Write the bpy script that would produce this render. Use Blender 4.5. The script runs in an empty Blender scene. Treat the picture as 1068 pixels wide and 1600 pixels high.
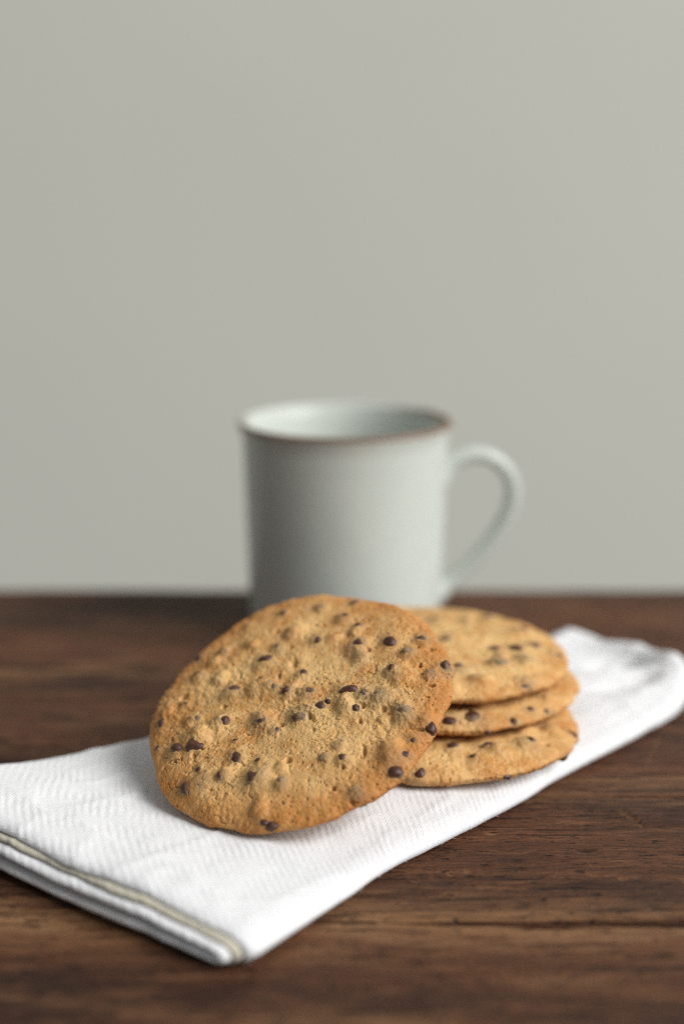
import bpy, math, random
import numpy as np
from mathutils import Vector, Matrix

S = 0.01                      # the modelling below is written in centimetres
R_ = math.radians
scene = bpy.context.scene
col = scene.collection

# ------------------------------------------------------------------ camera
cam_d = bpy.data.cameras.new("camera")
cam_d.sensor_fit = 'VERTICAL'
cam_d.sensor_height = 36.0
cam_d.sensor_width = 24.0
cam_d.lens = 50.0
cam_d.clip_start = 0.01
cam_d.clip_end = 100.0
cam_d.dof.use_dof = True
cam_d.dof.focus_distance = 0.380
cam_d.dof.aperture_fstop = 3.8
cam_d.dof.aperture_blades = 0
cam = bpy.data.objects.new("camera", cam_d)
cam.location = (0, 0, 0.175)
cam.rotation_euler = (R_(90 - 13.4), 0, 0)
col.objects.link(cam)
scene.camera = cam

# ------------------------------------------------------------------ light
world = bpy.data.worlds.new("World")
scene.world = world
world.use_nodes = True
bg = world.node_tree.nodes["Background"]
bg.inputs[0].default_value = (0.93, 0.97, 1.0, 1)
bg.inputs[1].default_value = 0.24

def area(name, loc, target, sx, sy, power, color):
    l = bpy.data.lights.new(name, 'AREA')
    l.shape = 'RECTANGLE'; l.size = sx; l.size_y = sy
    l.energy = power; l.color = color
    o = bpy.data.objects.new(name, l)
    o.location = loc
    o.rotation_euler = (Vector(target) - Vector(loc)).to_track_quat('-Z', 'Y').to_euler()
    col.objects.link(o)
    return o
# soft daylight from a tall window on the right
area("window_light", (4.3, -1.7, 3.7), (0.02, 0.45, 0.03), 4.0, 3.6, 560.0, (1.0, 0.99, 0.975))

scene.view_settings.view_transform = 'Standard'
scene.view_settings.look = 'None'
scene.view_settings.gamma = 1.0
scene.view_settings.exposure = 0.0
scene.view_settings.use_curve_mapping = False
scene.cycles.use_denoising = False
scene.cycles.sample_clamp_indirect = 4.0
scene.cycles.max_bounces = 8
scene.cycles.filter_width = 1.1

# ------------------------------------------------------------------ numpy noise
def _h(ix, iy, iz, seed):
    n = (ix.astype(np.int64)*374761393 + iy.astype(np.int64)*668265263 + iz.astype(np.int64)*2147483647 + seed*1274126177) & 0xffffffff
    n = ((n ^ (n >> 13)) * 1274126177) & 0xffffffff
    n = ((n ^ (n >> 16)) * 2246822519) & 0xffffffff
    return ((n ^ (n >> 15)) & 0xffffff) / float(0xffffff)

def vnoise(p, scale, seed=0):
    """smooth value noise in -1..1; p is (n,3), scale = feature size"""
    q = p / scale
    i = np.floor(q).astype(np.int64); f = q - i
    f = f*f*f*(f*(f*6-15)+10)
    r = 0
    for dx in (0, 1):
        for dy in (0, 1):
            for dz in (0, 1):
                w = (f[:, 0] if dx else 1-f[:, 0])*(f[:, 1] if dy else 1-f[:, 1])*(f[:, 2] if dz else 1-f[:, 2])
                r = r + w*_h(i[:, 0]+dx, i[:, 1]+dy, i[:, 2]+dz, seed)
    return r*2-1

def fbm(p, scale, octv=3, seed=0, gain=0.5):
    r = 0; a = 1; t = 0
    for k in range(octv):
        r = r + a*vnoise(p, scale/(2.03**k), seed+17*k); t += a; a *= gain
    return r/t

def pores(p, cell, seed, prob, rmin, rmax):
    """0..1 mask of scattered round pits"""
    q = p / cell
    i = np.floor(q-.5).astype(np.int64)
    m = np.zeros(len(p))
    for dx in (0, 1):
        for dy in (0, 1):
            for dz in (0, 1):
                a, b, c = i[:, 0]+dx, i[:, 1]+dy, i[:, 2]+dz
                on = _h(a, b, c, seed+3) < prob
                jx = a+_h(a, b, c, seed); jy = b+_h(a, b, c, seed+1); jz = c+_h(a, b, c, seed+2)
                rr = (rmin+(rmax-rmin)*_h(a, b, c, seed+4)**2)/cell
                an = _h(a, b, c, seed+5)*math.pi
                st = 0.55+0.45*_h(a, b, c, seed+6)
                ex, ey, ez = q[:, 0]-jx, q[:, 1]-jy, q[:, 2]-jz
                cx = ex*np.cos(an)+ey*np.sin(an); cy = (-ex*np.sin(an)+ey*np.cos(an))/st
                d = np.sqrt(cx*cx+cy*cy+ez*ez)/rr
                k = np.clip(1-d, 0, 1)*on
                m = np.maximum(m, k*k*(3-2*k))
    return m

def sstep(a, b, x):
    t = np.clip((x-a)/(b-a), 0, 1)
    return t*t*(3-2*t)

# ------------------------------------------------------------------ mesh helpers
def mesh_np(name, verts, quads, tris=None, smooth=True):
    me = bpy.data.meshes.new(name)
    v = np.asarray(verts, np.float32)*S
    q = np.asarray(quads, np.int32).reshape(-1, 4)
    t = np.asarray(tris, np.int32).reshape(-1, 3) if tris is not None and len(tris) else np.zeros((0, 3), np.int32)
    me.vertices.add(len(v)); me.vertices.foreach_set("co", v.ravel())
    me.loops.add(q.size+t.size)
    me.loops.foreach_set("vertex_index", np.concatenate([q.ravel(), t.ravel()]))
    me.polygons.add(len(q)+len(t))
    st = np.concatenate([np.arange(len(q))*4, q.size+np.arange(len(t))*3]).astype(np.int32)
    me.polygons.foreach_set("loop_start", st)
    me.update(calc_edges=True)
    me.validate()
    if smooth:
        me.polygons.foreach_set("use_smooth", np.ones(len(me.polygons), bool))
    return me

def fattr(me, name, vals):
    a = me.attributes.new(name, 'FLOAT', 'POINT')
    a.data.foreach_set("value", np.asarray(vals, np.float32))

def put(name, me, mat, parent=None, mw=None):
    o = bpy.data.objects.new(name, me)
    if mat: me.materials.append(mat)
    col.objects.link(o)
    if parent: o.parent = parent
    if mw is not None: o.matrix_local = mw
    return o

def empty(name, loc=(0, 0, 0), mw=None):
    o = bpy.data.objects.new(name, None)
    o.empty_display_size = 0.02
    col.objects.link(o)
    o.location = Vector(loc)*S
    if mw is not None: o.matrix_world = mw
    return o

def tag(o, label=None, cat=None, group=None, kind=None):
    if label: o["label"] = label
    if cat: o["category"] = cat
    if group: o["group"] = group
    if kind: o["kind"] = kind

def grid_quads(nr, nc, wrap=False):
    r = np.arange(nr-1)[:, None]; c = np.arange(nc if wrap else nc-1)[None, :]
    a = r*nc+c; b = r*nc+(c+1) % nc
    return np.stack([a, b, b+nc, a+nc], -1).reshape(-1, 4)

# ------------------------------------------------------------------ material helpers
def new_mat(name):
    m = bpy.data.materials.new(name); m.use_nodes = True
    nt = m.node_tree
    return m, nt, nt.nodes["Principled BSDF"]

class NB:
    def __init__(s, nt): s.nt = nt
    def n(s, t, **k):
        nd = s.nt.nodes.new(t)
        for a, b in k.items(): setattr(nd, a, b)
        return nd
    def l(s, a, b): s.nt.links.new(a, b)
    def set(s, sock, v):
        if isinstance(v, bpy.types.NodeSocket): s.l(v, sock)
        else: sock.default_value = v
    def math(s, op, a, b=0.0, clamp=False):
        nd = s.n('ShaderNodeMath', operation=op); nd.use_clamp = clamp
        s.set(nd.inputs[0], a); s.set(nd.inputs[1], b)
        return nd.outputs[0]
    def mix(s, f, a, b, blend='MIX'):
        nd = s.n('ShaderNodeMix', data_type='RGBA', blend_type=blend)
        s.set(nd.inputs[0], f); s.set(nd.inputs[6], a); s.set(nd.inputs[7], b)
        return nd.outputs[2]
    def noise(s, vec, scale, detail=3, rough=0.5, dist=0.0):
        nd = s.n('ShaderNodeTexNoise')
        s.l(vec, nd.inputs['Vector']); nd.inputs['Scale'].default_value = scale
        nd.inputs['Detail'].default_value = detail; nd.inputs['Roughness'].default_value = rough
        nd.inputs['Distortion'].default_value = dist
        return nd.outputs['Fac']
    def mapping(s, vec, scale=(1, 1, 1), rot=(0, 0, 0), loc=(0, 0, 0)):
        nd = s.n('ShaderNodeMapping')
        s.l(vec, nd.inputs[0]); nd.inputs['Scale'].default_value = scale
        nd.inputs['Rotation'].default_value = rot; nd.inputs['Location'].default_value = loc
        return nd.outputs[0]
    def ramp(s, f, a, b):
        nd = s.n('ShaderNodeMapRange'); nd.interpolation_type = 'SMOOTHSTEP'
        s.l(f, nd.inputs[0]); nd.inputs[1].default_value = a; nd.inputs[2].default_value = b
        return nd.outputs[0]
    def bump(s, h, strength, dist, normal=None):
        nd = s.n('ShaderNodeBump')
        nd.inputs['Strength'].default_value = strength; nd.inputs['Distance'].default_value = dist
        s.l(h, nd.inputs['Height'])
        if normal: s.l(normal, nd.inputs['Normal'])
        return nd.outputs[0]
    def attr(s, name, typ='GEOMETRY'):
        nd = s.n('ShaderNodeAttribute'); nd.attribute_name = name; nd.attribute_type = typ
        return nd.outputs['Fac']
def rgb(r, g, b): return (r, g, b, 1.0)

# ------------------------------------------------------------------ materials
def mat_wall():
    m, nt, bs = new_mat("painted_wall"); b = NB(nt)
    co = b.n('ShaderNodeTexCoord').outputs['Object']
    n1 = b.noise(co, 3.0, 3); n2 = b.noise(co, 220.0, 2)
    c = b.mix(b.ramp(n1, 0.3, 0.7), rgb(0.565, 0.565, 0.498), rgb(0.58, 0.58, 0.512))
    b.l(c, bs.inputs['Base Color']); bs.inputs['Roughness'].default_value = 0.85
    b.l(b.bump(n2, 0.15, 0.001), bs.inputs['Normal'])
    return m

def mat_wood():
    m, nt, bs = new_mat("stained_wood"); b = NB(nt)
    tc = b.n('ShaderNodeTexCoord').outputs['Object']
    wear = b.attr('wear')
    # long fibre streaks run along X
    warp = b.n('ShaderNodeVectorMath', operation='MULTIPLY_ADD')
    nz = b.n('ShaderNodeTexNoise'); b.l(b.mapping(tc, (4, 14, 14)), nz.inputs['Vector']); nz.inputs['Scale'].default_value = 1.0
    b.l(nz.outputs['Color'], warp.inputs[0]); warp.inputs[1].default_value = (0.0, 0.010, 0.0); b.l(tc, warp.inputs[2])
    co = warp.outputs[0]
    broad = b.noise(b.mapping(co, (4, 34, 34)), 1.0, 4, 0.6)
    streak = b.noise(b.mapping(co, (38, 290, 290)), 1.0, 6, 0.72)
    fibre = b.noise(b.mapping(co, (190, 1250, 1250)), 1.0, 4, 0.7)
    patch = b.noise(b.mapping(tc, (26, 64, 64)), 1.0, 6, 0.66)
    speck = b.noise(b.mapping(tc, (300, 480, 480)), 1.0, 2, 0.5)
    c = b.mix(b.ramp(broad, 0.30, 0.70), rgb(0.034, 0.0120, 0.0052), rgb(0.150, 0.0550, 0.0215))
    c = b.mix(b.math('MULTIPLY', b.ramp(patch, 0.46, 0.66), 0.60), c, rgb(0.140, 0.058, 0.027))
    c = b.mix(b.math('MULTIPLY', b.ramp(streak, 0.50, 0.68), 0.60), c, rgb(0.240, 0.105, 0.043))
    c = b.mix(b.math('MULTIPLY', b.ramp(streak, 0.46, 0.30), 0.75), c, rgb(0.020, 0.0095, 0.006))
    c = b.mix(b.math('MULTIPLY', b.ramp(fibre, 0.52, 0.62), 0.75), c, rgb(0.016, 0.008, 0.005))
    w = b.math('MULTIPLY', wear, b.ramp(b.math('ADD', b.math('MULTIPLY', streak, 0.5), b.math('MULTIPLY', patch, 0.5)), 0.40, 0.56), True)
    c = b.mix(b.math('MULTIPLY', w, 0.85), c, rgb(0.290, 0.150, 0.068))
    c = b.mix(b.math('MULTIPLY', b.ramp(speck, 0.69, 0.78), 0.45), c, rgb(0.170, 0.098, 0.058))
    line = b.noise(b.mapping(co, (7, 210, 210), loc=(3, 7, 0)), 1.0, 3, 0.55)
    line = b.ramp(b.math('ABSOLUTE', b.math('SUBTRACT', line, 0.5)), 0.016, 0.004)
    line = b.math('MULTIPLY', line, b.ramp(patch, 0.42, 0.58))
    c = b.mix(b.math('MULTIPLY', line, 0.85), c, rgb(0.009, 0.005, 0.003))
    pore = b.noise(b.mapping(co, (170, 620, 620), loc=(1, 2, 0)), 1.0, 2, 0.5)
    pore = b.ramp(pore, 0.66, 0.71)
    c = b.mix(b.math('MULTIPLY', pore, 0.8), c, rgb(0.012, 0.006, 0.004))
    c = b.mix(b.attr('crack'), c, rgb(0.010, 0.006, 0.004))
    b.l(c, bs.inputs['Base Color'])
    r = b.n('ShaderNodeMapRange'); b.l(patch, r.inputs[0]); r.inputs[1].default_value = .3; r.inputs[2].default_value = .7
    r.inputs[3].default_value = 0.5; r.inputs[4].default_value = 0.72
    b.l(r.outputs[0], bs.inputs['Roughness'])
    bs.inputs['Specular IOR Level'].default_value = 0.25
    hgt = b.math('ADD', b.math('MULTIPLY', streak, 0.8), b.math('ADD', b.math('MULTIPLY', fibre, -0.55), b.math('SUBTRACT', b.math('MULTIPLY', speck, 0.15), b.math('ADD', line, pore))))
    b.l(b.bump(hgt, 1.0, 0.0018), bs.inputs['Normal'])
    return m

def mat_cloth(name, base, stripe=None):
    m, nt, bs = new_mat(name); b = NB(nt)
    uv = b.n('ShaderNodeUVMap'); uv.uv_map = 'UVMap'
    co = uv.outputs[0]                        # centimetres across / along the towel
    nz = b.n('ShaderNodeTexNoise'); b.l(co, nz.inputs['Vector']); nz.inputs['Scale'].default_value = 0.8; nz.inputs['Detail'].default_value = 3
    wv = b.n('ShaderNodeVectorMath', operation='MULTIPLY_ADD'); b.l(nz.outputs['Color'], wv.inputs[0]); wv.inputs[1].default_value = (0.15, 0.15, 0); b.l(co, wv.inputs[2])
    def wave(vec, scale, ang, d=0.0):
        w = b.n('ShaderNodeTexWave'); w.wave_type = 'BANDS'; w.bands_direction = 'X'; w.wave_profile = 'SIN'
        b.l(b.mapping(vec, rot=(0, 0, R_(ang))), w.inputs['Vector']); w.inputs['Scale'].default_value = scale
        w.inputs['Distortion'].default_value = d; w.inputs['Detail'].default_value = 1; w.inputs['Detail Scale'].default_value = 2
        return w.outputs['Fac']
    rib = wave(wv.outputs[0], 1.75, 53, 0.5)     # twill ribs, ~1.7 mm apart
    yarn = wave(wv.outputs[0], 6.2, -37, 1.0)
    yarn2 = wave(wv.outputs[0], 5.4, 100, 0.6)
    fuzz = b.noise(co, 24.0, 4, 0.65)
    big = b.noise(co, 1.3, 3, 0.6)
    ribm = b.math('MULTIPLY', rib, b.ramp(big, 0.32, 0.68))
    h = b.math('ADD', b.math('MULTIPLY', ribm, 0.55), b.math('MULTIPLY', b.math('MULTIPLY', yarn, yarn2), 0.5))
    h = b.math('ADD', h, b.math('MULTIPLY', fuzz, 0.8))
    c = b.mix(b.math('MULTIPLY', b.math('SUBTRACT', 1.0, rib), 0.12), rgb(*base), rgb(base[0]*.86, base[1]*.86, base[2]*.90))
    b.l(c, bs.inputs['Base Color'])
    bs.inputs['Roughness'].default_value = 0.9
    bs.inputs['Specular IOR Level'].default_value = 0.15
    bs.inputs['Sheen Weight'].default_value = 0.25
    bs.inputs['Sheen Roughness'].default_value = 0.5
    bs.inputs['Subsurface Weight'].default_value = 0.12
    bs.inputs['Subsurface Radius'].default_value = (1, 1, 1)
    bs.inputs['Subsurface Scale'].default_value = 0.0012
    b.l(b.bump(h, 0.7, 0.00045), bs.inputs['Normal'])
    return m

def mat_fibre():
    m, nt, bs = new_mat("cotton_fibre")
    bs.inputs['Base Color'].default_value = rgb(.82, .82, .82); bs.inputs['Roughness'].default_value = .8
    return m

def mat_dough():
    m, nt, bs = new_mat("cookie_dough"); b = NB(nt)
    co = b.n('ShaderNodeTexCoord').outputs['Object']
    toast = b.attr('toast'); film = b.attr('film'); crust = b.attr('crust')
    n1 = b.noise(co, 95, 4, 0.6); n2 = b.noise(co, 420, 4, 0.65); n3 = b.noise(co, 1500, 3, 0.6); n4 = b.noise(co, 38, 3, 0.5)
    c = b.mix(b.ramp(n1, 0.36, 0.64), rgb(0.48, 0.235, 0.068), rgb(0.65, 0.410, 0.165))
    c = b.mix(b.math('MULTIPLY', b.ramp(n2, 0.42, 0.68), 0.55), c, rgb(0.70, 0.475, 0.225))
    t = b.math('ADD', toast, b.math('MULTIPLY', b.math('SUBTRACT', n4, 0.5), 0.9), True)
    c = b.mix(b.math('MULTIPLY', t, 0.85), c, rgb(0.45, 0.165, 0.031))
    c = b.mix(b.math('MULTIPLY', crust, 0.55), c, rgb(0.43, 0.150, 0.026))
    c = b.mix(b.math('MULTIPLY', b.ramp(n3, 0.60, 0.75), 0.35), c, rgb(0.36, 0.155, 0.04))
    vs = b.noise(co, 2600, 1, 0.5); vm = b.noise(co, 210, 2, 0.5)
    c = b.mix(b.math('MULTIPLY', b.ramp(vs, 0.70, 0.75), b.ramp(vm, 0.50, 0.62)), c, rgb(0.05, 0.030, 0.016))
    fm = b.math('MULTIPLY', film, b.math('ADD', 0.65, b.math('MULTIPLY', n2, 0.6)), True)
    c = b.mix(fm, c, rgb(0.215, 0.155, 0.085))
    b.l(c, bs.inputs['Base Color'])
    bs.inputs['Roughness'].default_value = 0.62
    bs.inputs['Specular IOR Level'].default_value = 0.28
    bs.inputs['Subsurface Weight'].default_value = 0.22
    bs.inputs['Subsurface Radius'].default_value = (1.0, 0.55, 0.22)
    bs.inputs['Subsurface Scale'].default_value = 0.0014
    h = b.math('ADD', b.math('MULTIPLY', n2, 0.7), b.math('MULTIPLY', n3, 0.35))
    b.l(b.bump(h, 0.6, 0.0006), bs.inputs['Normal'])
    return m

def mat_chip():
    m, nt, bs = new_mat("dark_chocolate"); b = NB(nt)
    co = b.n('ShaderNodeTexCoord').outputs['Object']
    film = b.attr('film')
    n1 = b.noise(co, 600, 4, 0.6); n2 = b.noise(co, 1900, 3, 0.6)
    f = b.ramp(b.math('ADD', film, b.math('MULTIPLY', b.math('SUBTRACT', n1, 0.5), 0.75)), 0.30, 0.78)
    c = b.mix(b.ramp(n2, .3, .7), rgb(0.046, 0.0165, 0.0095), rgb(0.092, 0.035, 0.021))
    fc = b.mix(b.ramp(n2, .35, .65), rgb(0.19, 0.130, 0.078), rgb(0.37, 0.255, 0.140))
    c = b.mix(f, c, fc)
    b.l(c, bs.inputs['Base Color'])
    r = b.math('ADD', 0.46, b.math('MULTIPLY', f, 0.4))
    b.l(r, bs.inputs['Roughness'])
    bs.inputs['Specular IOR Level'].default_value = 0.4
    b.l(b.bump(b.math('ADD', n1, b.math('MULTIPLY', n2, 0.5)), 0.4, 0.0004), bs.inputs['Normal'])
    return m

def mat_glaze():
    m, nt, bs = new_mat("celadon_glaze"); b = NB(nt)
    co = b.n('ShaderNodeTexCoord').outputs['Object']
    n1 = b.noise(co, 26, 3); n2 = b.noise(co, 420, 2)
    c = b.mix(b.ramp(n1, .3, .7), rgb(0.52, 0.56, 0.512), rgb(0.56, 0.595, 0.548))
    c = b.mix(b.math('MULTIPLY', b.ramp(n2, .70, .78), .35), c, rgb(0.30, 0.28, 0.22))
    b.l(c, bs.inputs['Base Color'])
    bs.inputs['Roughness'].default_value = 0.25
    bs.inputs['Specular IOR Level'].default_value = 0.45
    b.l(b.bump(n1, 0.1, 0.002), bs.inputs['Normal'])
    return m

def mat_rim():
    m, nt, bs = new_mat("bare_clay_rim"); b = NB(nt)
    co = b.n('ShaderNodeTexCoord').outputs['Object']
    n1 = b.noise(co, 60, 4, .6)
    c = b.mix(b.ramp(n1, .35, .65), rgb(0.15, 0.085, 0.055), rgb(0.26, 0.165, 0.115))
    n2 = b.noise(co, 22, 3, .55)
    sx = b.n('ShaderNodeSeparateXYZ'); b.l(co, sx.inputs[0])
    # the glaze has pulled off the lip mostly on one side
    side = b.math('SUBTRACT', b.math('MULTIPLY', sx.outputs[0], 9.0), b.math('MULTIPLY', sx.outputs[1], 15.0))
    side = b.math('ADD', side, b.math('MULTIPLY', b.math('SUBTRACT', n2, .5), 1.6))
    c = b.mix(b.ramp(side, .10, -.45), c, rgb(0.50, 0.53, 0.48))
    b.l(c, bs.inputs['Base Color']); bs.inputs['Roughness'].default_value = 0.5
    return m

M_WALL, M_WOOD, M_DOUGH, M_CHIP = mat_wall(), mat_wood(), mat_dough(), mat_chip()
M_WHITE = mat_cloth("white_cotton", (0.805, 0.81, 0.82))
M_BEIGE = mat_cloth("beige_cotton", (0.55, 0.515, 0.41))
M_FIBRE, M_GLAZE, M_RIM = mat_fibre(), mat_glaze(), mat_rim()

# ------------------------------------------------------------------ wall
def build_wall():
    xs = np.linspace(-160, 160, 33); zs = np.linspace(-90, 170, 27)
    X, Z = np.meshgrid(xs, zs)
    P = np.c_[X.ravel(), np.full(X.size, 118.0), Z.ravel()]
    q = grid_quads(27, 33)
    nb = len(P)
    B = P + [0, 6, 0]
    o = put("wall", mesh_np("wall", np.r_[P, B], np.r_[q, q[:, ::-1]+nb]), M_WALL)
    tag(o, "plain pale grey painted wall behind the table", kind="structure")
build_wall()

# ------------------------------------------------------------------ table
SEAMS = [5.0, 17.5, 30.95, 38.05, 48.55, 59.3]
WEAR = {30.95: (1.0, 1.1, 0.9), 48.55: (0.85, 0.55, 0.35), 38.05: (0.45, 0.5, 0.4), 17.5: (0.8, 1.0, 1.0)}

SCRATCH = [(1.68, 32.87, 4.66, 34.0, .07), (7.87, 37.0, 8.15, 36.4, .14), (8.1, 36.6, 8.3, 36.1, .10), (6.1, 33.4, 7.6, 33.0, .06), (3.0, 35.9, 4.4, 35.6, .06), (9.4, 40.6, 10.2, 42.6, .06), (-8.5, 27.6, -6.2, 27.9, .08)]
def build_table():
    t = empty("wooden_table", (0, 32, 0))
    tag(t, "dark brown weathered wooden plank table under the napkin and mug", "table")
    xs = np.unique(np.r_[np.linspace(-70, -16, 40), np.linspace(-16, 16, 420), np.linspace(16, 70, 40)])
    for k in range(len(SEAMS)-1):
        y0, y1 = SEAMS[k], SEAMS[k+1]
        last = k == len(SEAMS)-2
        ny = int((y1-y0)/0.11)
        # denser rows toward the two long edges
        w = np.linspace(0, 1, ny); w = 0.5-0.5*np.cos(math.pi*w)*(0.75)-0.0; w = (w-w[0])/(w[-1]-w[0])
        X, W = np.meshgrid(xs, w)
        Pn = np.c_[X.ravel(), np.full(X.size, 11.3*k), np.zeros(X.size)]
        e0 = 0.035+0.035*(fbm(Pn, 3.0, 4, 5+k)+.6).clip(0, 2)
        e1 = 0.035+0.035*(fbm(Pn, 2.5, 4, 25+k)+.6).clip(0, 2)
        opn = sstep(-1.5, 4.0, X.ravel())
        if k == 1: e1 = e1*(.35+4.0*opn)
        if k == 2: e0 = e0*(.35+2.0*opn); e1 = e1*0.35
        if k == 3: e0 = e0*0.35
        Y = y0+e0+(y1-y0-e0-e1)*W.ravel()
        P = np.c_[X.ravel(), Y, np.zeros(X.size)]
        A = P*[0.10, 1, 1]
        z = 0.06*fbm(A, 2.2, 3, 40+k) + 0.026*fbm(P*[0.22, 1, 1], 0.45, 4, 60+k, .6)
        # long drying checks
        g = np.abs(fbm(P*[0.045, 1, 1], 1.1, 2, 80+k)); gm = sstep(0.0, 0.3, fbm(P*[.12, .6, 1], 2.0, 2, 90+k))
        chk = (1-sstep(0.0, 0.035, g))*gm
        z -= 0.09*chk
        d0 = Y-(y0+e0); d1 = (y1-e1)-Y
        rr = 0.10
        z -= 0.06*(1-np.clip(d0/rr, 0, 1))**2 + (0.06 if not last else .3)*(1-np.clip(d1/(rr if not last else .4), 0, 1))**2
        # small dents and gouges
        z -= 0.05*pores(P*[.6, 1, 3]+[0, 0, .3], 1.5, 120+k, 0.55, 0.05, 0.2)
        wear = np.zeros(len(P))
        scr = np.zeros(len(P))
        for (ax, ay, bx, by, wd) in SCRATCH:
            ab = np.array([bx-ax, by-ay]); tt = np.clip(((P[:, 0]-ax)*ab[0]+(P[:, 1]-ay)*ab[1])/(ab@ab), 0, 1)
            dd = np.hypot(P[:, 0]-ax-ab[0]*tt, P[:, 1]-ay-ab[1]*tt)*(1+.5*fbm(P, .3, 2, 160))
            scr = np.maximum(scr, 1-sstep(0, wd, dd))
        z -= .06*scr
        for s, (a, bd, ad) in WEAR.items():
            dd = P[:, 1]-s
            wid = np.where(dd < 0, bd, ad)*(1+.5*fbm(P*[.2, .2, 1], 1.5, 3, 140))
            wear = np.maximum(wear, a*np.exp(-(dd/np.maximum(wid, .12))**2))
        wear = np.maximum(wear, .55*sstep(.18, .48, fbm(P*[.16, .7, 1], 1.3, 3, 170+k)))
        wear *= 0.45+0.75*sstep(-.35, .3, fbm(P*[.12, .8, 1], 1.2, 3, 150))
        wear = np.maximum(wear, .8*scr)
        P[:, 2] = z
        top = P
        n = len(xs)
        # sides and underside
        f0 = P[:n].copy(); f1 = P[-n:].copy()
        f0[:, 2] = -3.2; f1[:, 2] = -3.2
        nt_ = len(top)
        V = np.r_[top, top[:n], f0, top[-n:], f1]      # sides have their own vertices, so the edge stays crisp
        q = grid_quads(ny, n)
        a0, b0, a1, b1 = nt_, nt_+n, nt_+2*n, nt_+3*n
        j = np.arange(n-1)
        sides = np.r_[np.stack([b0+j, b0+j+1, a0+j+1, a0+j], -1), np.stack([a1+j, a1+j+1, b1+j+1, b1+j], -1), np.stack([b1+j, b1+j+1, b0+j+1, b0+j], -1)]
        me = mesh_np("plank", V-[0, 32, 0], np.r_[q, sides])
        fattr(me, "wear", np.r_[wear, np.zeros(4*n)])
        fattr(me, "crack", np.r_[chk*.8, np.zeros(4*n)])
        # smooth top but hard long edges
        put("plank", me, M_WOOD, t)
build_table()

# ------------------------------------------------------------------ napkin
RP = np.array([(-2.15, 28.55), (-0.50, 30.75), (1.15, 32.9), (3.4, 35.4), (5.8, 38.05), (8.9, 41.5), (11.1, 44.0), (12.4, 45.2)])
LP = np.array([(-12.6, 36.7), (-9.9, 38.6), (-5.8, 40.95), (-1.0, 44.0), (3.0, 46.6), (6.2, 48.7), (8.3, 50.2), (8.9, 50.3)])
def spl(P, s):
    """Catmull-Rom through P by chord length, s in 0..1"""
    d = np.r_[0, np.cumsum(np.linalg.norm(np.diff(P, axis=0), axis=1))]; d /= d[-1]
    E_ = np.r_[[2*P[0]-P[1]], P, [2*P[-1]-P[-2]]]
    i = np.clip(np.searchsorted(d, s, side='right')-1, 0, len(P)-2)
    f = ((s-d[i])/(d[i+1]-d[i]))[:, None]
    a, b, c, e = E_[i], E_[i+1], E_[i+2], E_[i+3]
    return .5*((2*b)+(c-a)*f+(2*a-5*b+4*c-e)*f*f+(3*b-a-3*c+e)*f**3)

NAP_LEN = 23.0
def nap_xy(s, t):
    r, l = spl(RP, s), spl(LP, s)
    p = r+(l-r)*t[:, None]
    # the hem end bows a little
    bow = np.exp(-(s*NAP_LEN/3.0)**2)*np.sin(np.clip(t, 0, 1)*math.pi)*0.35
    p[:, 0] -= bow*.6; p[:, 1] -= bow*.75
    # fold edges wander a little
    q3 = np.c_[s*NAP_LEN, 0*s, 0*s]
    sd = (.10*fbm(q3, 3.0, 3, 301)*(1-t)+.14*fbm(q3, 2.4, 3, 302)*t)*sstep(0, .08, s)
    p[:, 0] += .75*sd; p[:, 1] -= .66*sd
    # soft rounded far end
    far = sstep(0.86, 1.0, s)
    p -= (p-(r+l)/2)*(far**2*.20)[:, None]
    eb = far*np.sin(np.clip(t, 0, 1)*math.pi)*.45
    p[:, 0] += eb*.75; p[:, 1] += eb*.66
    return p

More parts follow.
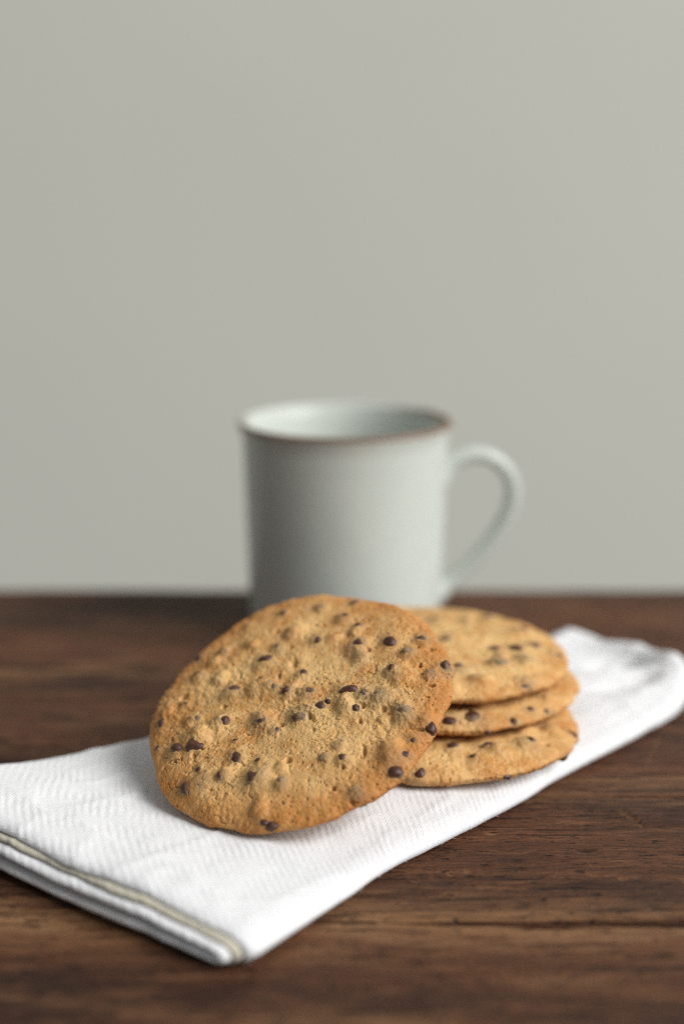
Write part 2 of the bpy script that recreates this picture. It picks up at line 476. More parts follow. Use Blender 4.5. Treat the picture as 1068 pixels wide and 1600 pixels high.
def nap_T(s, t, p):
    """height of the folded towel"""
    sc = s*NAP_LEN
    P3 = np.c_[p, np.zeros(len(p))]
    T = 0.86+0*s
    T += (0.17+0.36*np.clip(t, 0, 1))*np.exp(-(sc/2.6)**2)
    T += 0.05*fbm(P3, 3.0, 2, 7)+0.022*fbm(P3, 0.9, 2, 9)
    rot = np.c_[P3[:, 0]*.66+P3[:, 1]*.75, -P3[:, 0]*.75+P3[:, 1]*.66, 0*s]
    wr = (1-np.abs(fbm(rot*[.9, .45, 1], 1.3, 2, 21)))**5
    wr2 = (1-np.abs(fbm(rot*[.5, 1.0, 1], 1.6, 2, 23)))**6
    farm = sstep(.68, .86, s)
    T += farm*(.06*wr+.05*wr2+.02)+(1-farm)*(.05*wr2+.03*wr-.03)
    def blob(x, y, rx, ry, a, h):
        c, s_ = math.cos(R_(a)), math.sin(R_(a))
        ex, ey = p[:, 0]-x, p[:, 1]-y
        return h*np.exp(-((ex*c+ey*s_)/rx)**2-((-ex*s_+ey*c)/ry)**2)
    # cookies press it down
    T += blob(-2.0, 34.4, 3.2, 1.4, -30, -.10)
    # puffs and hollows at the far end
    T += blob(11.9, 45.7, 1.5, 1.0, 60, .75)+blob(10.8, 47.3, 1.7, .7, -55, .70)+blob(8.2, 49.6, 1.2, .7, 10, .45)
    T += blob(9.7, 46.9, 1.7, .75, 12, -.42)+blob(9.5, 45.75, 1.7, .32, 8, .20)+blob(9.3, 44.85, 1.5, .36, 14, -.26)
    T += blob(10.9, 44.9, 1.0, .6, 45, .16)+blob(9.9, 47.4, 1.0, .22, 30, .10)
    # soft ripples across the hem end
    T += 0.035*np.sin(t*23+1.0)*np.exp(-(sc/1.5)**2)
    dr = np.clip(t, 0, 1)*11.0
    T *= 0.74+0.26*sstep(0, 2.4, dr)
    dl = (1-t)*11.0
    T *= 0.55+0.45*np.sqrt(np.clip(1-(1-np.clip(dl/1.0, 0, 1))**2, 0, 1))
    de = (1-s)*NAP_LEN
    T *= 0.30+0.70*np.sqrt(np.clip(1-(1-np.clip(de/1.1, 0, 1))**2, 0, 1))
    return np.maximum(T, .2)

def u_curve(a, b, e, n_arm, n_arc):
    """returns (dist from fold edge in cm or fraction, height frac): arms run to t=1"""
    k = np.linspace(1, 0, n_arm)
    arcs = np.linspace(0, math.pi, n_arc)
    return k, arcs

def build_sheet(name, mat, outer, inner, s0, parent, ns=230, s1=1.0, seed=0, low=1.0, hem=.11, sit=.5):
    na, nc = 96, 22
    s_lin = np.linspace(0, 1, ns)
    s_lin = s0+(s1-s0)*(s_lin*.75+.25*(0.5-0.5*np.cos(math.pi*s_lin)))
    s_lin = np.r_[s0, s0+np.array([.0005, .0014, .003, .0055, .0085, .012, .0155, .019, .023]), s_lin[(s_lin > s0+.027) & (s_lin < s1-.013)], s1-np.array([.009, .0056, .0032, .0016, .0006]), s1]
    def loop(u):
        a, b, e = u
        arm = np.linspace(1, 0, na)
        th = np.linspace(0, math.pi, nc+2)[1:-1]
        semi = 0.62*(a-b)
        # distance from R edge in cm (arms as fraction k of remaining span)
        kind = np.r_[np.zeros(na), np.ones(nc), np.zeros(na)]
        k = np.r_[arm, np.zeros(nc), arm[::-1]*low]
        dx = np.r_[np.full(na, e+semi), e+semi*(1-np.sin(th)), np.full(na, e+semi)]
        h = np.r_[np.full(na, a), (a+b)/2+(a-b)/2*np.cos(th), np.full(na, b)]
        return dx, k, h
    do, ko, ho = loop(outer); di, ki, hi = loop(inner)
    n1 = len(do)
    rows = []; uvs = []
    for s in s_lin:
        # rounded hem: both faces close on the middle of the sheet at the ends
        dist = min(s-s0, s1-s)*NAP_LEN
        r = hem if s-s0 < s1-s else .11
        g = math.sqrt(max(0, 1-(1-min(dist/r, 1))**2))
        dm, hm = do*(1-sit)+di*sit, ho*(1-sit)+hi*sit
        D = np.r_[dm+(do-dm)*g, (dm+(di-dm)*g)[::-1]]
        H = np.r_[hm+(ho-hm)*g, (hm+(hi-hm)*g)[::-1]]
        K = np.r_[ko, ki[::-1]]
        t = D/11.0+(1-D/11.0)*K
        rows.append(np.c_[np.full(len(t), s), t, H])
    A = np.concatenate(rows)
    s, t, H = A.T
    # edge at the back (t=1): close the sheet
    p = nap_xy(s, t)
    T = nap_T(s, t, p)
    z = H*T
    # hem end not perfectly straight
    wob = np.exp(-(s*NAP_LEN/1.2)**2)*(0.10*fbm(np.c_[t*11, t*0, t*0], 1.6, 3, 200+seed))
    dirv = np.array([.66, .75])
    p = p+dirv*wob[:, None]
    nrm_lift = 0.014*fbm(np.c_[p, z], .30, 3, 33+seed)
    V = np.c_[p, z+nrm_lift*H+0.03]
    ncl = 2*n1
    q = grid_quads(len(s_lin), ncl, wrap=True)[:, ::-1]
    me = mesh_np(name, V-[0, 38, 0], q)
    uvl = me.uv_layers.new(name="UVMap")
    li = np.zeros(len(me.loops), np.int32); me.loops.foreach_get("vertex_index", li)
    side = np.where(H > .5, t*11, -t*11)
    uv = np.c_[side, s*NAP_LEN][li]
    uvl.data.foreach_set("uv", uv.astype(np.float32).ravel())
    return put(name, me, mat, parent)

def build_napkin():
    t = empty("napkin", (0, 38, 0))
    tag(t, "folded white cotton napkin lying under the cookies", "napkin")
    top = build_sheet("outer_layer", M_WHITE, (1.0, 0.0, 0.0), (.80, .05, .20), 0.011, t, seed=1, low=.10, hem=.42, sit=.9)
    m = build_sheet("border_layer", M_BEIGE, (.785, .06, .22), (.67, .11, .33), 0.0035, t, ns=120, seed=2, low=.07, hem=.16, sit=.6)
    m["label"] = "beige woven border between the white folds"
    build_sheet("inner_layer", M_WHITE, (.655, .12, .35), (.455, .37, .55), -0.008, t, ns=120, seed=3, hem=.2)
    # stray fibres along the edges
    rng = np.random.default_rng(5)
    V = []; Q = []
    def hair(p, d, L):
        d = d/np.linalg.norm(d)
        side = np.cross(d, [0.3, 0.2, .9]); side /= np.linalg.norm(side)
        up = np.cross(side, d)
        bend = side*rng.normal()*.35+up*rng.normal()*.3
        b0 = len(V)
        for k in range(4):
            f = k/3
            c = p+d*L*f+bend*L*f*f
            r = .0042*(1-.7*f)
            for a in (0, 2.1, 4.2):
                V.append(c+side*math.cos(a)*r+up*math.sin(a)*r)
        for k in range(3):
            for j in range(3):
                a = b0+k*3+j; b = b0+k*3+(j+1) % 3
                Q.append((a, b, b+3, a+3))
    N = 900
    ss = rng.random(N); which = rng.random(N)
    for i in range(N):
        s = np.array([ss[i]])
        if which[i] < .45:      # right fold
            tt = np.array([0.0]); out = np.array([.75, -.66, 0]); zz = .2+rng.random()*.6
        elif which[i] < .75:     # back edge
            tt = np.array([0.985]); out = np.array([-.6, .75, 0.2]); zz = .42*rng.random()+.0
        else:                   # hem end
            tt = np.array([rng.random()]); s = np.array([.012]); out = np.array([-.66, -.75, .2]); zz = .98
        p = nap_xy(s, tt); T = nap_T(s, tt, p)
        if tt[0] < .01:
            p = p + np.array([[-.75, .66]])*0.62*(1-math.sqrt(max(0, 1-(2*zz-1)**2)))
        base = np.r_[p[0], zz*T[0]+.03]
        hair(base, out+rng.normal(size=3)*.55, (.03+.07*rng.random()**2) if tt[0] < .01 else (.04+.14*rng.random()**2))
    me = mesh_np("loose_fibre", np.array(V)-[0, 38, 0], np.array(Q))
    o = put("loose_fibre", me, M_FIBRE, t); o["kind"] = "stuff"
build_napkin()

# ------------------------------------------------------------------ cookies
def ico(sub):
    import bmesh
    bm = bmesh.new(); bmesh.ops.create_icosphere(bm, subdivisions=sub, radius=1)
    v = np.array([x.co[:] for x in bm.verts]); f = np.array([[x.index for x in g.verts] for g in bm.faces])
    bm.free(); return v, f
ICO_V, ICO_F = ico(3)

def build_cookie(label, mw, outline, Ht, Hb, chips, bumps, pits, N, seed, chip_rot=0.0, warp=None, bake=1.0, prof=5.5):
    rng = np.random.default_rng(seed)
    g = np.linspace(-1, 1, N)
    A, B = np.meshgrid(g, g); a = A.ravel(); b = B.ravel()
    # concentric square-to-disc map
    r = np.maximum(np.abs(a), np.abs(b))
    with np.errstate(divide='ignore', invalid='ignore'):
        ph = np.where(np.abs(a) >= np.abs(b), (math.pi/4)*np.nan_to_num(b/a), math.pi/2-(math.pi/4)*np.nan_to_num(a/b))
    sg = np.where(np.abs(a) >= np.abs(b), np.sign(a), np.sign(b))
    x = sg*r*np.cos(ph); y = sg*r*np.sin(ph)
    th = np.arctan2(y, x)
    Rth = outline(th)
    # profile: top, rounded rim, a little of the underside, by arc length
    X = np.r_[np.linspace(0, .8, 60), 1-.2*(1-np.linspace(0, 1, 200)[1:])**2.2]
    Zt = Ht*(1-X**prof)**.55+0.10*Ht*(1-X*X)
    Xb = X[::-1][1:90]; Zb = -Hb*(1-Xb**9)**.5
    px = np.r_[X, Xb]; pz = np.r_[Zt, Zb]
    Rm = 4.3
    L = np.r_[0, np.cumsum(np.hypot(np.diff(px)*Rm, np.diff(pz)))]; L /= L[-1]
    fx = np.interp(r, L, px); fz = np.interp(r, L, pz)
    base = np.c_[fx*Rth*np.cos(th), fx*Rth*np.sin(th), fz]
    edge_r = fx
    # normals of the base shape
    def normals(P):
        G = P.reshape(N, N, 3)
        du = np.gradient(G, axis=1); dv = np.gradient(G, axis=0)
        n = np.cross(du, dv).reshape(-1, 3)
        return n/np.maximum(np.linalg.norm(n, axis=1), 1e-9)[:, None]
    nr = normals(base)
    so = np.array([seed*13.7, seed*5.1, seed*3.3])
    P = base+so
    topm = sstep(-.1, .25, fz)
    d = 0.075*fbm(P, 1.7, 2, seed)+0.040*fbm(P, .62, 2, seed+1)
    d += .08*fbm(P, .7, 4, seed+16)*sstep(.75, 1.0, edge_r)
    dome = np.zeros(len(base))
    film = np.zeros(len(base)); crust = np.zeros(len(base))
    # covered and half covered chips push the dough up
    def local(u, v, w, h, rot):
        c, s = math.cos(rot), math.sin(rot)
        ex, ey = base[:, 0]-u, base[:, 1]-v
        return (ex*c+ey*s)/w, (-ex*s+ey*c)/h
    nA = fbm(P, .25, 2, seed+70); nB = fbm(P, .2, 3, seed+71); nC = fbm(P, .12, 2, seed+72)
    for (u, v, w, h) in bumps:
        ex, ey = local(u, v, w*.62, h*.62, chip_rot)
        rr = np.sqrt(ex*ex+ey*ey)*(1+.22*nA)
        k = np.exp(-(rr**3.4))*topm
        d += k*0.12*min(1.3, (w+h)/.8); dome = np.maximum(dome, k)
        film = np.maximum(film, .28*np.exp(-(((ex+.55)**2+(ey-.15)**2)/.5))*topm)
    off = np.random.default_rng(seed+500).random((len(chips), 2))
    for ci, (u, v, w, h, f) in enumerate(chips):
        gm = math.sqrt(w*h); oa = off[ci, 0]*6.283; ol = gm*(.18+.30*off[ci, 1])
        ex, ey = local(u+ol*math.cos(oa), v+ol*math.sin(oa), gm*.92, gm*.92, chip_rot)
        rr = np.sqrt(ex*ex+ey*ey)*(1+.28*nB)
        k = np.exp(-(rr**2.8))*(1-.75*sstep(.84, .97, edge_r))
        d += k*(0.10+.05*f)*min(1.2, gm/.3); dome = np.maximum(dome, k*.8)
        film = np.maximum(film, (.16+.54*f)*np.exp(-(np.maximum(rr-.3, 0)/.85)**2))
    # crumb texture
    crumbm = np.clip(.35+.65*sstep(-.25, .35, fbm(P, 1.1, 2, seed+2))+.5*np.exp(-(base[:, 1]/1.6)**2), 0, 1.2)
    d += crumbm*(0.014*fbm(P, .22, 2, seed+3, .5)+.024*fbm(P, .085, 2, seed+14, .6))
    rg = 1-np.abs(fbm(P, .30, 2, seed+4)); d += 0.016*(rg-.7)
    d += crumbm*.022*pores(P, .11, seed+15, .9, .035, .055)
    Pw = P+.075*np.c_[fbm(P, .16, 2, seed+50), fbm(P, .16, 2, seed+51), 0*d]+.05*np.c_[0*d, 0*d, fbm(P, .2, 2, seed+52)]
    d0 = d.copy()
    p1 = pores(Pw, .18, seed+5, .75, .035, .09)
    p2 = pores(Pw, .36, seed+6, .5, .05, .13)
    p3 = pores(Pw, .11, seed+8, .9, .025, .055)
    pm = sstep(-.4, .25, fbm(P, .8, 2, seed+9))*(.8+.2*sstep(1.0, .75, edge_r))
    d -= (1-.85*dome)*((.22+.78*pm)*(.085*p1+.080*p3)+(.25+.75*pm)*.085*p2)
    # cracks in the crust
    ck = (1-sstep(0, .03, np.abs(fbm(P, .75, 3, seed+10))))*sstep(.28, .5, fbm(P, 1.3, 2, seed+11))*topm
    d -= .06*ck*(1-dome)
    pit_m = np.zeros(len(base))
    for (u, v, w, h) in pits:
        ex, ey = local(u, v, w*.5, h*.5, chip_rot)
        rr = np.sqrt(ex*ex+ey*ey)*(1+.5*nC)
        k = np.clip(1.25-rr, 0, 1); k = k*k*(3-2*k)*topm
        d -= k*.13
    V = base+nr*d[:, None]
    if warp is not None: V[:, 2] += warp(V[:, 0], V[:, 1])
    toast = np.clip(bake*sstep(.62, 1.0, edge_r)*.74-.12*(1-sstep(.2, .7, edge_r))+.55*sstep(.1, -.3, fz)+.16*fbm(P, .9, 2, seed+12)-.25*(1-bake), 0, 1)
    crust = np.clip(.6*sstep(.1, .5, fbm(P, .5, 3, seed+13)), 0, 1)*(.3+.7*sstep(.3, 1, edge_r))*bake
    # underside: rings shrinking from the boundary loop
    idx = np.arange(N*N).reshape(N, N)
    ring = np.r_[idx[0, :-1], idx[:-1, -1], idx[-1, :0:-1], idx[:0:-1, 0]]
    rb = V[ring]; m = len(ring)
    und = []
    for f in (.8, .55, .3, .1):
        q = rb*[f, f, 1]; q[:, 2] = rb[:, 2]*f+(1-f)*(-Hb*.98)+0
        if warp is not None: q[:, 2] = -Hb*.98+warp(q[:, 0], q[:, 1])
        und.append(q)
    und.append(np.array([[0, 0, -Hb*.98+(0 if warp is None else float(warp(np.zeros(1), np.zeros(1))[0]))]]))
    U = np.concatenate(und)
    q1 = grid_quads(N, N)
    loops = [ring]+[N*N+k*m+np.arange(m) for k in range(4)]
    qq = [q1]
    for k in range(4):
        a_, b_ = loops[k], loops[k+1]
        qq.append(np.stack([np.roll(a_, -1), a_, b_, np.roll(b_, -1)], -1))
    c_ = N*N+4*m
    tr = np.stack([np.roll(loops[4], -1), loops[4], np.full(m, c_)], -1)
    ext = len(U)
    root = empty("cookie", mw=mw)
    tag(root, label, "cookie", "chocolate chip cookies on the napkin")
    me = mesh_np("dough", np.r_[V, U], np.concatenate(qq), tr)
    fattr(me, "toast", np.r_[toast, np.full(ext, .8)])
    fattr(me, "film", np.r_[film, np.zeros(ext)])
    fattr(me, "crust", np.r_[crust, np.zeros(ext)])
    put("dough", me, M_DOUGH, root)
    nf = normals(V)
    # smoothed normals for seating the chips: use the base normals
    for i, (u, v, w, h, f) in enumerate(chips):
        rad = math.hypot(u, v); R0 = float(outline(np.array([math.atan2(v, u)]))[0])
        if rad > .93*R0:
            kk = R0*min(rad/R0, .985)/rad
            tz = .16 if rad < 1.05*R0 else -.08
            j = int(np.argmin((base[:, 0]-u*kk)**2+(base[:, 1]-v*kk)**2+(base[:, 2]-tz)**2))
        else:
            j = int(np.argmin((base[:, 0]-u)**2+(base[:, 1]-v)**2+(base[:, 2] < 0)*9))
        near = ((base-base[j])**2).sum(1) < (.45*(w+h)/2+.05)**2
        pos, nn = base[j]+nr[j]*(d0[near].mean()), nr[j]
        if warp is not None: pos = pos+np.array([0, 0, float(warp(pos[:1], pos[1:2])[0])])
        gm = math.sqrt(w*h); w, h = .55*w+.45*gm, .5*h+.5*gm*.92
        cv = ICO_V.copy()
        # faceted drop: flatten a few random sides
        for _ in range(6):
            dn = rng.normal(size=3); dn /= np.linalg.norm(dn); lim = .60+.3*rng.random()
            dd = cv@dn; cv -= np.outer(np.maximum(dd-lim, 0)*.85, dn)
        cv *= 1+.22*fbm(cv+so+i*3.1, .9, 3, seed+30)[:, None]
        hz = .42*min(w, h)+.06
        sc = np.array([w*.64, h*.60, hz])
        cv = cv*sc
        ang = chip_rot+rng.normal()*.18
        c, s = math.cos(ang), math.sin(ang)
        cv = cv@np.array([[c, s, 0], [-s, c, 0], [0, 0, 1]])
        # seat on the surface
        up = Vector(nn); qt = Vector((0, 0, 1)).rotation_difference(up)
        Mq = np.array(qt.to_matrix())
        sink = hz*(.46+.28*f)
        hgt = cv[:, 2]/hz
        cw = cv@Mq.T
        # dough film is thick low down and on one flank, thin on the crown
        fl = .10+f*.85+.6*(sstep(.75, .30, hgt))*(.4+f)-.18+.35*f*fbm(cw+i*7.7, .16, 2, seed+40)
        cm = mesh_np("chocolate_chip", cw, np.zeros((0, 4), int), ICO_F)
        fattr(cm, "film", np.clip(fl, 0, 1))
        o = put("chocolate_chip", cm, M_CHIP, root)
        o.location = Vector(pos-nn*sink)*S
    return root

OUT = [(-175.1, 4.333), (-165.1, 4.393), (-155.6, 4.431), (-135.6, 4.305), (-114.5, 4.41), (-99.9, 4.402), (-86.0, 4.33), (-68.9, 4.309), (-50.8, 4.357), (-36.9, 4.332), (-21.7, 4.378), (-7.5, 4.309), (7.6, 4.297), (24.3, 4.335), (35.3, 4.413), (50.0, 4.387), (65.7, 4.324), (81.8, 4.325), (96.9, 4.344), (113.5, 4.47), (129.1, 4.56), (140.0, 4.55), (152.6, 4.38), (167.1, 4.24)]
def periodic(pts, off=0.0):
    a = np.array([p[0] for p in pts]); r = np.array([p[1] for p in pts])+off
    A_ = np.r_[a[-3:]-360, a, a[:3]+360]; Rr = np.r_[r[-3:], r, r[:3]]
    fine = np.linspace(-180, 180, 721)
    v = np.interp(fine, A_, Rr)
    k = np.hanning(25); k /= k.sum()
    v = np.convolve(np.r_[v[-25:-1], v, v[1:25]], k, 'same')[24:-24]
    return lambda th: np.interp(np.degrees(th), fine, v)
def wobble(R0, seed, amp=.085):
    def f(th):
        p = np.c_[np.cos(th)*2, np.sin(th)*2, np.full(len(th), seed*3.7)]
        return R0+amp*2*fbm(p, 1.1, 4, seed)
    return f

CH = [(-2.17, 2.82, 0.23, 0.2, 0.35), (-1.57, 0.92, 0.43, 0.25, 0.3), (-3.41, -0.09, 0.2, 0.33, 0.5), (-0.19, 0.75, 0.27, 0.25, 0.3), (-0.25, 0.01, 0.28, 0.23, 0.4), (-1.41, -1.47, 0.22, 0.34, 0.2), (-0.36, -1.18, 0.42, 0.22, 0.55), (0.63, -0.71, 0.42, 0.31, 0.65), (-1.81, -2.43, 0.39, 0.49, 0.05), (-2.29, -2.67, 0.28, 0.34, 0.3), (-0.35, -2.43, 0.23, 0.42, 0.3), (-0.41, -3.13, 0.2, 0.25, 0.4), (0.48, -2.94, 0.42, 0.42, 0.55), (-1.26, -3.71, 0.22, 0.51, 0.3), (-0.84, -3.49, 0.24, 0.39, 0.8), (1.37, -3.91, 0.28, 0.19, 0.3), (1.7, -4.1, 0.39, 0.22, 0.1), (-3.44, -1.94, 0.18, 0.4, 0.2), (-1.21, 0.2, 0.24, 0.11, 0.5), (-1.83, -0.36, 0.35, 0.28, 0.6), (1.31, -2.74, 0.22, 0.25, 0.85), (-0.76, -1.94, 0.13, 0.12, 0.3), (-3.07, -2.69, 0.13, 0.22, 0.3), (-3.05, 0.96, 0.16, 0.19, 0.7), (-0.35, 3.88, 0.26, 0.26, 0.4), (-0.21, 3.19, 0.22, 0.29, 0.55), (-1.17, 3.3, 0.22, 0.22, 0.9), (0.85, 2.24, 0.29, 0.51, 0.35), (1.68, 2.52, 0.34, 0.33, 0.1), (2.4, 2.97, 0.32, 0.29, 0.5), (2.33, 2.34, 0.24, 0.25, 0.75), (3.51, 2.37, 0.32, 0.45, 0.6), (2.29, 1.58, 0.18, 0.28, 0.4), (1.46, 0.55, 0.48, 0.34, 0.05), (0.39, 0.19, 0.28, 0.34, 0.6), (1.96, 0.57, 0.27, 0.28, 0.7), (2.44, 0.55, 0.38, 0.36, 0.8), (0.96, -0.17, 0.26, 0.38, 0.35), (1.07, 0.05, 0.2, 0.16, 0.2), (2.0, 0.05, 0.19, 0.27, 0.25), (3.28, 0.43, 0.4, 0.31, 0.85), (4.15, 0.22, 0.24, 0.40, 0.3), (3.92, -1.37, 0.36, 0.40, 0.4), (3.27, -2.27, 0.31, 0.22, 0.92), (3.35, 1.95, 0.22, 0.17, 0.9)]
BM = [(-1.3, 2.25, 0.42, 0.44), (-2.58, -0.06, 0.4, 0.44), (-1.12, -0.11, 0.67, 0.5), (-1.58, -1.59, 0.35, 0.44), (-0.5, -0.97, 0.49, 0.39), (-1.85, -1.97, 0.4, 0.5), (-3.53, -1.53, 0.31, 0.33), (1.13, -3.62, 0.4, 0.5), (-0.35, -2.98, 0.4, 0.33), (-3.17, 0.96, 0.35, 0.33), (-2.38, 1.37, 0.31, 0.33), (-0.2, 0.27, 0.4, 0.33), (2.58, 1.53, 0.52, 0.65), (1.67, 0.01, 0.4, 0.61), (3.1, 0.53, 0.4, 0.33), (3.56, -0.84, 0.44, 0.55), (4.0, 0.43, 0.35, 0.44), (-0.08, 2.23, 0.4, 0.28), (-2.51, -1.74, 0.31, 0.33)]
PT = [(1.09, -2.11, 0.19, 0.23), (-2.73, -2.38, 0.13, 0.17), (-0.86, 0.53, 0.12, 0.22), (-1.93, 2.02, 0.18, 0.17), (-3.34, -0.94, 0.22, 0.22), (-2.04, 0.21, 0.11, 0.22), (-2.25, 1.14, 0.09, 0.17), (-1.65, -2.74, 0.18, 0.13), (-1.8, -0.98, 0.18, 0.12), (0.23, -4.41, 0.12, 0.16), (-2.16, -3.01, 0.15, 0.11), (3.32, -2.6, 0.18, 0.18), (2.89, 2.05, 0.12, 0.24), (2.83, 2.75, 0.2, 0.22), (1.23, 2.08, 0.16, 0.17), (3.93, 0.01, 0.27, 0.12), (2.13, 0.19, 0.16, 0.22), (0.87, -0.58, 0.12, 0.22), (2.64, -1.81, 0.13, 0.14), (3.52, 1.48, 0.22, 0.11), (-0.11, 2.39, 0.31, 0.11), (2.72, 0.27, 0.15, 0.14), (2.68, -2.43, 0.13, 0.13), (0.21, -1.07, 0.22, 0.22), (-0.68, 1.03, 0.27, 0.33), (2.9, -1.15, 0.13, 0.33), (2.3, -0.29, 0.13, 0.22), (4.28, -0.87, 0.12, 0.14)]

_r = random.Random(12)
_n = 0
while _n < 22:
    a_, q_ = _r.random()*6.283, 4.05*math.sqrt(_r.random())
    x_, y_ = q_*math.cos(a_), q_*math.sin(a_)
    if min(math.hypot(x_-c[0], y_-c[1]) for c in CH) < .42: continue
    w_ = .15+.12*_r.random()
    if _n % 5: CH.append((x_, y_, w_, w_*(.8+.5*_r.random()), .25+.6*_r.random()))
    else: BM.append((x_, y_, w_*1.5, w_*1.5))
    _n += 1
def frame(c, u, v, n):
    return Matrix(((u[0], v[0], n[0], c[0]*S), (u[1], v[1], n[1], c[1]*S), (u[2], v[2], n[2], c[2]*S), (0, 0, 0, 1)))
def flat(c, rx=0.0, ry=0.0):
    return Matrix.Translation(Vector(c)*S) @ Matrix.Rotation(R_(rx), 4, 'X') @ Matrix.Rotation(R_(ry), 4, 'Y')

build_cookie("large chocolate chip cookie leaning tilted against the stack of three", frame((-1.18, 37.12, 3.13), (.829, -.5592, 0), (.4891, .7251, .4848), (-.2711, -.4019, .8746)),
             periodic(OUT, -.02), .40, .42, CH, BM, PT, 560, 3, chip_rot=R_(30.5))

def withfilm(L, fs):
    return [t+(fs[i % len(fs)],) for i, t in enumerate(L)]
rs = random.Random(4)
def rand_bumps(n, R0):
    o = []
    for _ in range(n):
        a = rs.random()*6.283; r = R0*math.sqrt(rs.random())*.93
        w = .3+.25*rs.random(); o.append((r*math.cos(a), r*math.sin(a), w, w*(.8+.4*rs.random())))
    return o
def rand_pits(n, R0):
    return [(x, y, w*.45, h*.35) for x, y, w, h in rand_bumps(n, R0)]
BOT = [(3.96, -1.4, 0.3, 0.23), (3.82, -2.6, 0.2, 0.4), (2.57, -2.47, 0.4, 0.33), (0.29, -2.99, 0.32, 0.3), (1.3, -2.9, 0.32, 0.27), (-0.67, -4.15, 0.34, 0.40), (0.83, -3.5, 0.16, 0.27), (2.0, -4.4, 0.28, 0.2)]
MID = [(-0.05, -3.95, 0.34, 0.40), (0.58, -3.73, 0.48, 0.40), (1.87, -3.75, 0.18, 0.26), (1.15, -4.5, 0.40, 0.2), (3.0, -3.0, 0.16, 0.3), (2.37, -3.01, 0.2, 0.2)]
TOP = [(1.08, 1.87, 0.28, 0.27), (2.83, 1.05, 0.36, 0.27), (1.76, -0.86, 0.28, 0.3), (2.4, -0.8, 0.44, 0.43), (3.08, -0.3, 0.36, 0.27), (2.6, -1.59, 0.4, 0.33), (3.76, -0.62, 0.18, 0.3), (0.49, -2.69, 0.3, 0.37), (2.4, -3.3, 0.32, 0.3), (0.29, -0.43, 0.32, 0.27), (1.77, -2.23, 0.48, 0.27), (0.12, 1.94, 0.36, 0.27), (1.82, 2.15, 0.24, 0.2)]
build_cookie("bottom chocolate chip cookie of the stack, lying on the napkin", flat((2.85, 40.75, 1.20)), wobble(4.3, 21), .40, .36,
             withfilm(BOT, [.1, .5, .45, .3, .4, .35, .3, .2]), rand_bumps(16, 4.2), rand_pits(18, 4.2), 330, 11, bake=.5, prof=4.8)
build_cookie("middle chocolate chip cookie of the stack of three", flat((3.15, 42.2, 2.05), 0, 0), wobble(4.22, 22), .40, .36,
             withfilm(MID, [.35, .5, .45, .2, .7, .5]), rand_bumps(16, 4.2), rand_pits(18, 4.2), 330, 12, bake=.5, prof=4.8,
             warp=lambda x, y: -.02*x)
build_cookie("topmost chocolate chip cookie of the stack in front of the mug", flat((2.95, 42.5, 2.86), 0, 1.0), wobble(4.15, 23), .40, .36,
             withfilm(TOP, [.4, .5, .4, .1, .6, .85, .5, .6, .6, .5, .9, .6, .3]), rand_bumps(16, 4.2), rand_pits(18, 4.2), 330, 13, bake=.5, prof=4.8,
             warp=lambda x, y: -.010*(x-1)**2*(x > 1))

# ------------------------------------------------------------------ mug
def lathe(prof, n=128, wob=None):
    prof = np.array(prof); th = np.linspace(0, 2*math.pi, n, endpoint=False)
    V = np.array([[r*math.cos(t), r*math.sin(t), z] for r, z in prof for t in th])
    return V, grid_quads(len(prof), n, wrap=True)

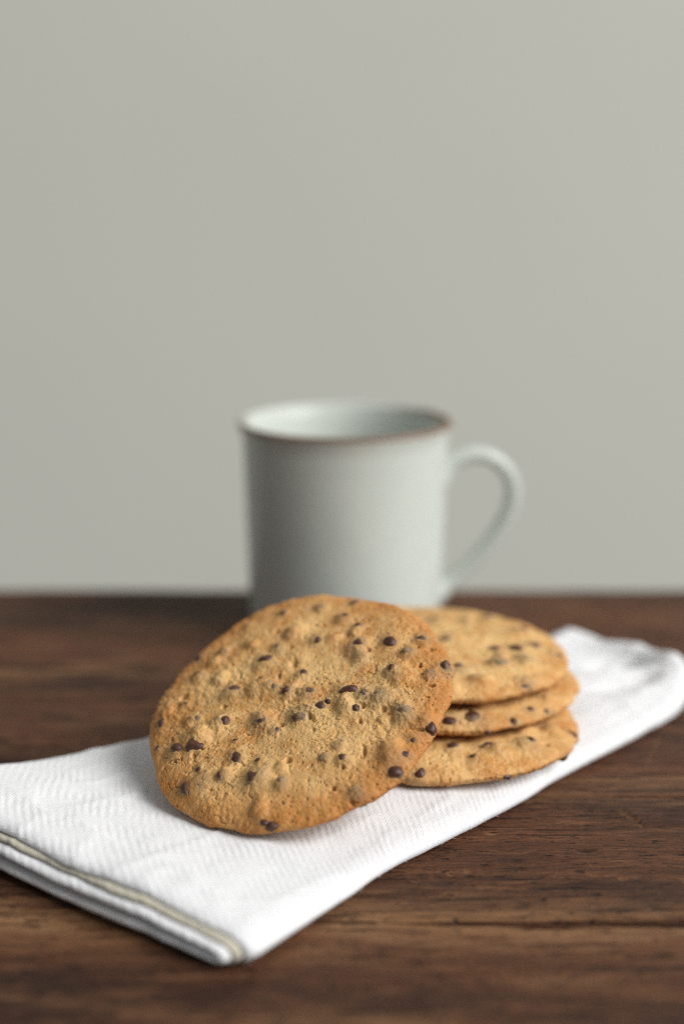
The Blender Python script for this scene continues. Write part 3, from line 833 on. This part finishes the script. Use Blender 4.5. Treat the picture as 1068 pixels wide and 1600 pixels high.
def dense(pts, step=.12):
    out = [pts[0]]
    for a, b in zip(pts[:-1], pts[1:]):
        k = max(1, int(math.hypot(b[0]-a[0], b[1]-a[1])/step))
        for i in range(1, k+1): out.append((a[0]+(b[0]-a[0])*i/k, a[1]+(b[1]-a[1])*i/k))
    return out
MUG = (0.12, 53.45, 0.03)
def build_mug():
    t = empty("mug", MUG)
    tag(t, "pale grey-green ceramic mug with brown rim standing behind the cookies", "mug")
    H = 8.35
    outer = [(0.02, .12), (3.05, .12), (3.1, 0.0), (3.35, 0.0), (3.45, .06), (3.62, .22), (3.68, .45), (3.72, 1.2), (3.78, 3.0), (3.83, 5.0), (3.87, 6.8), (3.90, 7.6), (3.96, 7.95), (4.03, 8.12), (4.05, 8.205)]
    inner = [(3.76, 8.18), (3.68, 7.9), (3.62, 7.2), (3.58, 5), (3.50, 2.0), (3.42, 1.0), (3.2, .62), (2.6, .48), (0.02, .45)]
    V, q = lathe(dense(outer))
    V2, q2 = lathe(dense(inner))
    me = mesh_np("body", np.r_[V, V2], np.r_[q, q2+len(V)])
    put("body", me, M_GLAZE, t)
    rim = [(4.05, 8.20), (4.065, 8.23), (4.065, 8.27), (4.04, 8.33), (3.97, 8.365), (3.90, 8.36), (3.82, 8.31), (3.775, 8.24), (3.76, 8.16)]
    V, q = lathe(dense(rim, .04)); put("rim", mesh_np("rim", V, q), M_RIM, t)
    # ear-shaped strap handle in the plane of the picture, turned slightly back
    ctl = np.array([(3.55, 5.95), (3.78, 6.27), (4.22, 6.70), (4.90, 6.94), (5.65, 6.80), (6.26, 6.25), (6.50, 5.48), (6.36, 4.68), (5.95, 3.85), (5.30, 3.00), (4.55, 2.25), (3.95, 1.72), (3.5, 1.35)])
    s = np.linspace(0, 1, 110); C = spl(ctl, s)
    tg = np.gradient(C, axis=0); tg /= np.linalg.norm(tg, axis=1)[:, None]
    nm = np.c_[tg[:, 1], -tg[:, 0]]
    nph = 28; V = []
    for i in range(len(s)):
        flare = .18*math.exp(-(s[i]/.06)**2)+.22*math.exp(-((1-s[i])/.06)**2)
        ht = .30-.06*s[i]+flare*.8        # half thickness seen from the side
        hw = .52-.08*s[i]+flare            # half width front to back
        for j in range(nph):
            a = 2*math.pi*j/nph
            ca, sa = math.cos(a), math.sin(a)
            k = (abs(ca)**2.6+abs(sa)**2.6)**(-1/2.6)
            o = nm[i]*ht*ca*k
            V.append((C[i, 0]+o[0], hw*sa*k, C[i, 1]+o[1]))
    V = np.array(V); a = R_(4)
    V = np.c_[V[:, 0]*math.cos(a)-V[:, 1]*math.sin(a), V[:, 0]*math.sin(a)+V[:, 1]*math.cos(a), V[:, 2]]
    put("handle", mesh_np("handle", V, grid_quads(len(s), nph, wrap=True)), M_GLAZE, t)
build_mug()
